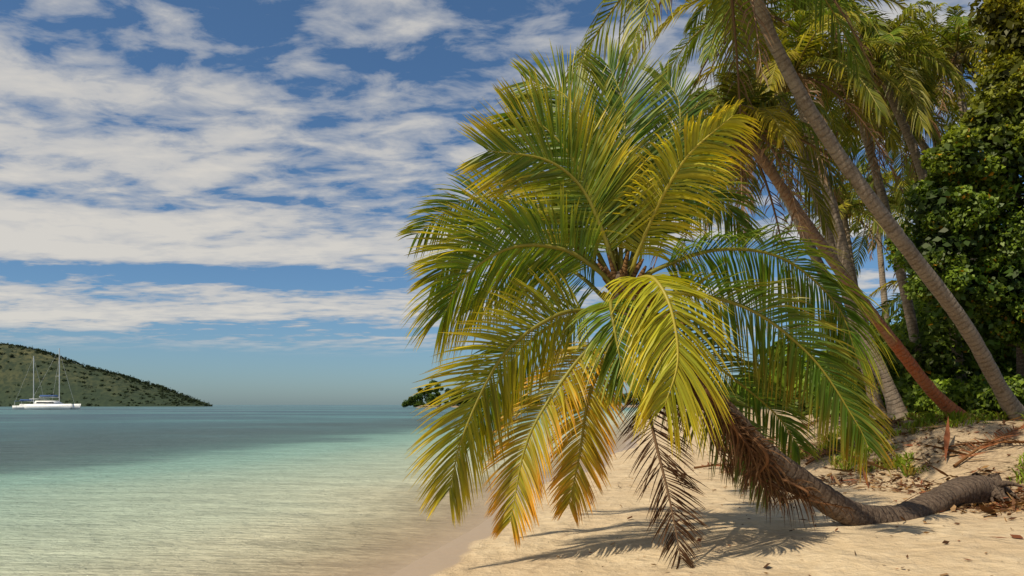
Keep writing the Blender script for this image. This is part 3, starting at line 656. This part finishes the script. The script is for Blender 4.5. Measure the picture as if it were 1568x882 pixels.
def grass(n_t, xf, h, cols, blades=14):
    P = xf(n_t); n_t = len(P); n = n_t*blades
    B = np.repeat(np.column_stack([P, height(P[:, 0], P[:, 1])-0.02]), blades, axis=0)+np.column_stack([rng.normal(0, 0.07, (n, 2)), np.zeros(n)])
    hh = np.repeat(rng.uniform(0.3, 1.3, n_t), blades)*h*rng.uniform(0.6, 1.1, n)
    a = rng.uniform(0, 2*np.pi, n); ln = rng.uniform(0.2, 1.1, n)
    D = np.stack([np.cos(a)*ln, np.sin(a)*ln, np.ones(n)], 1); W_ = np.stack([-np.sin(a), np.cos(a), np.zeros(n)], 1)*(hh*0.06)[:, None]
    m_ = B+D*(hh*0.6)[:, None]; t_ = B+D*hh[:, None]*np.array([1.4, 1.4, 0.75])
    V = np.stack([B-W_, B+W_, m_+W_, m_-W_, t_+W_*0.1, t_-W_*0.1], 1).reshape(-1, 3)
    b0 = np.arange(n)[:, None]*6
    F = np.concatenate([b0+np.array([[0, 1, 2, 3]]), b0+np.array([[3, 2, 4, 5]])])
    cols = np.asarray(cols); C = cols[rng.integers(0, len(cols), n)]*rng.uniform(0.6, 1.3, n)[:, None]
    return V, F, np.repeat(C, 6, axis=0)
def gz(n):
    y = rng.uniform(12.5, 26, n); e = edge_s(y)
    s = e+1.2+np.abs(rng.normal(0, 1, n))*3.0
    P = np.column_stack([shore_x(y)+s, y]); return P[vnoise(P[:, 0]*1.3, P[:, 1]*1.3, 41) > 0.0]
V, F, C = grass(1100, gz, 0.28, [HI*1.1, HI, YG*0.8, (0.20, 0.26, 0.03), (0.35, 0.26, 0.08)])
mk('beach_grass', V, F, M_LEAF, col=C)

# ------------------------------------------------------------------ sun, sky, camera
to_sun = np.array([-0.50, -0.36, 0.80]); to_sun /= np.linalg.norm(to_sun)
elev = math.asin(to_sun[2]); azi = math.atan2(to_sun[0], to_sun[1])
sl = bpy.data.lights.new('sun', 'SUN'); sl.energy = 4.6; sl.angle = math.radians(0.5); sl.color = (1.0, 0.90, 0.72)
so = link(bpy.data.objects.new('sun', sl))
so.rotation_euler = Vector(to_sun).to_track_quat('Z', 'Y').to_euler()
so.location = (-10, -10, 30)

w = bpy.data.worlds.new('World'); scene.world = w; w.use_nodes = True
nt = w.node_tree; nt.nodes.clear(); links = nt.links
sky = N(nt, 'ShaderNodeTexSky'); sky.sky_type = 'NISHITA'; sky.sun_disc = False
sky.sun_elevation = elev; sky.sun_rotation = azi % (2*math.pi)
sky.air_density = 1.0; sky.dust_density = 0.6; sky.ozone_density = 1.5
tc = N(nt, 'ShaderNodeTexCoord'); sep = N(nt, 'ShaderNodeSeparateXYZ'); links.new(tc.outputs['Generated'], sep.inputs[0])
Z = sep.outputs['Z']
zc = math_(nt, 'ADD', math_(nt, 'MAXIMUM', Z, 0.0), 0.06)
qx = math_(nt, 'DIVIDE', sep.outputs['X'], zc); qy = math_(nt, 'DIVIDE', sep.outputs['Y'], zc)
comb = N(nt, 'ShaderNodeCombineXYZ'); links.new(qx, comb.inputs[0]); links.new(qy, comb.inputs[1])
rot = nt.nodes.new('ShaderNodeMapping'); rot.inputs['Rotation'].default_value = (0, 0, math.radians(10)); links.new(comb.outputs[0], rot.inputs['Vector'])
cv = rot.outputs[0]
n1 = noise(nt, mapping(nt, cv, (0.42, 0.75, 1), (4.4, 2.3, 0)), 1.0, 3, 0.5, 0.5)
n2 = noise(nt, mapping(nt, cv, (2.9, 3.8, 1)), 1.7, 6, 0.60, 0.3)
n3 = noise(nt, mapping(nt, cv, (1.2, 2.1, 1), (5.0, 2.0, 0)), 1.3, 4, 0.55, 0.4)
cl = math_(nt, 'ADD', math_(nt, 'ADD', math_(nt, 'MULTIPLY', n1, 0.46), math_(nt, 'MULTIPLY', n2, 0.42)), math_(nt, 'MULTIPLY', n3, 0.46))
cl = math_(nt, 'SUBTRACT', cl, math_(nt, 'MULTIPLY', sep.outputs['X'], 0.08))
bandn = math_(nt, 'ADD', Z, math_(nt, 'ADD', math_(nt, 'MULTIPLY', math_(nt, 'SUBTRACT', n1, 0.5), 0.05), math_(nt, 'MULTIPLY', sep.outputs['X'], -0.03)))
bias = ramp(nt, bandn, [(0.07, 0.45), (0.085, 0.58), (0.095, 0.44), (0.115, 0.70), (0.14, 0.66), (0.155, 0.42), (0.172, 0.42), (0.185, 0.72), (0.225, 0.70), (0.245, 0.51), (0.262, 0.56), (0.32, 0.61), (0.5, 0.58)])
cl = math_(nt, 'ADD', cl, math_(nt, 'MULTIPLY', math_(nt, 'SUBTRACT', bias, 0.5), 0.70))
mask = ramp(nt, cl, [(0.685, 0.0), (0.73, 0.5), (0.81, 0.95)])
fade = ramp(nt, Z, [(0.06, 0.0), (0.09, 1.0)])
mask = math_(nt, 'MULTIPLY', math_(nt, 'MULTIPLY', mask, fade), 0.93)
tint = ramp(nt, Z, [(0.0, (0.54, 0.74, 0.98)), (0.10, (0.52, 0.73, 0.96)), (0.22, (0.50, 0.71, 0.90)), (0.5, (0.57, 0.78, 0.93))])
skyc = mixc(nt, 1.0, sky.outputs[0], tint, 'MULTIPLY')
b1 = N(nt, 'ShaderNodeBackground'); links.new(skyc, b1.inputs[0]); b1.inputs[1].default_value = 0.095
ccol = mixc(nt, ramp(nt, cl, [(0.71, 0.0), (0.92, 1.0)]), (0.47, 0.49, 0.525), (0.76, 0.715, 0.64))
b2 = N(nt, 'ShaderNodeBackground'); links.new(ccol, b2.inputs[0]); b2.inputs[1].default_value = 0.95
mxs = N(nt, 'ShaderNodeMixShader'); links.new(mask, mxs.inputs[0]); links.new(b1.outputs[0], mxs.inputs[1]); links.new(b2.outputs[0], mxs.inputs[2])
o = N(nt, 'ShaderNodeOutputWorld'); links.new(mxs.outputs[0], o.inputs[0])

cd = bpy.data.cameras.new('camera'); cd.sensor_width = 36; cd.lens = 27.55; cd.shift_y = 0.114
cd.clip_start = 0.1; cd.clip_end = 60000
co = link(bpy.data.objects.new('camera', cd)); co.location = (0, 0, 2.0); co.rotation_euler = (math.radians(90), 0, 0)
scene.camera = co
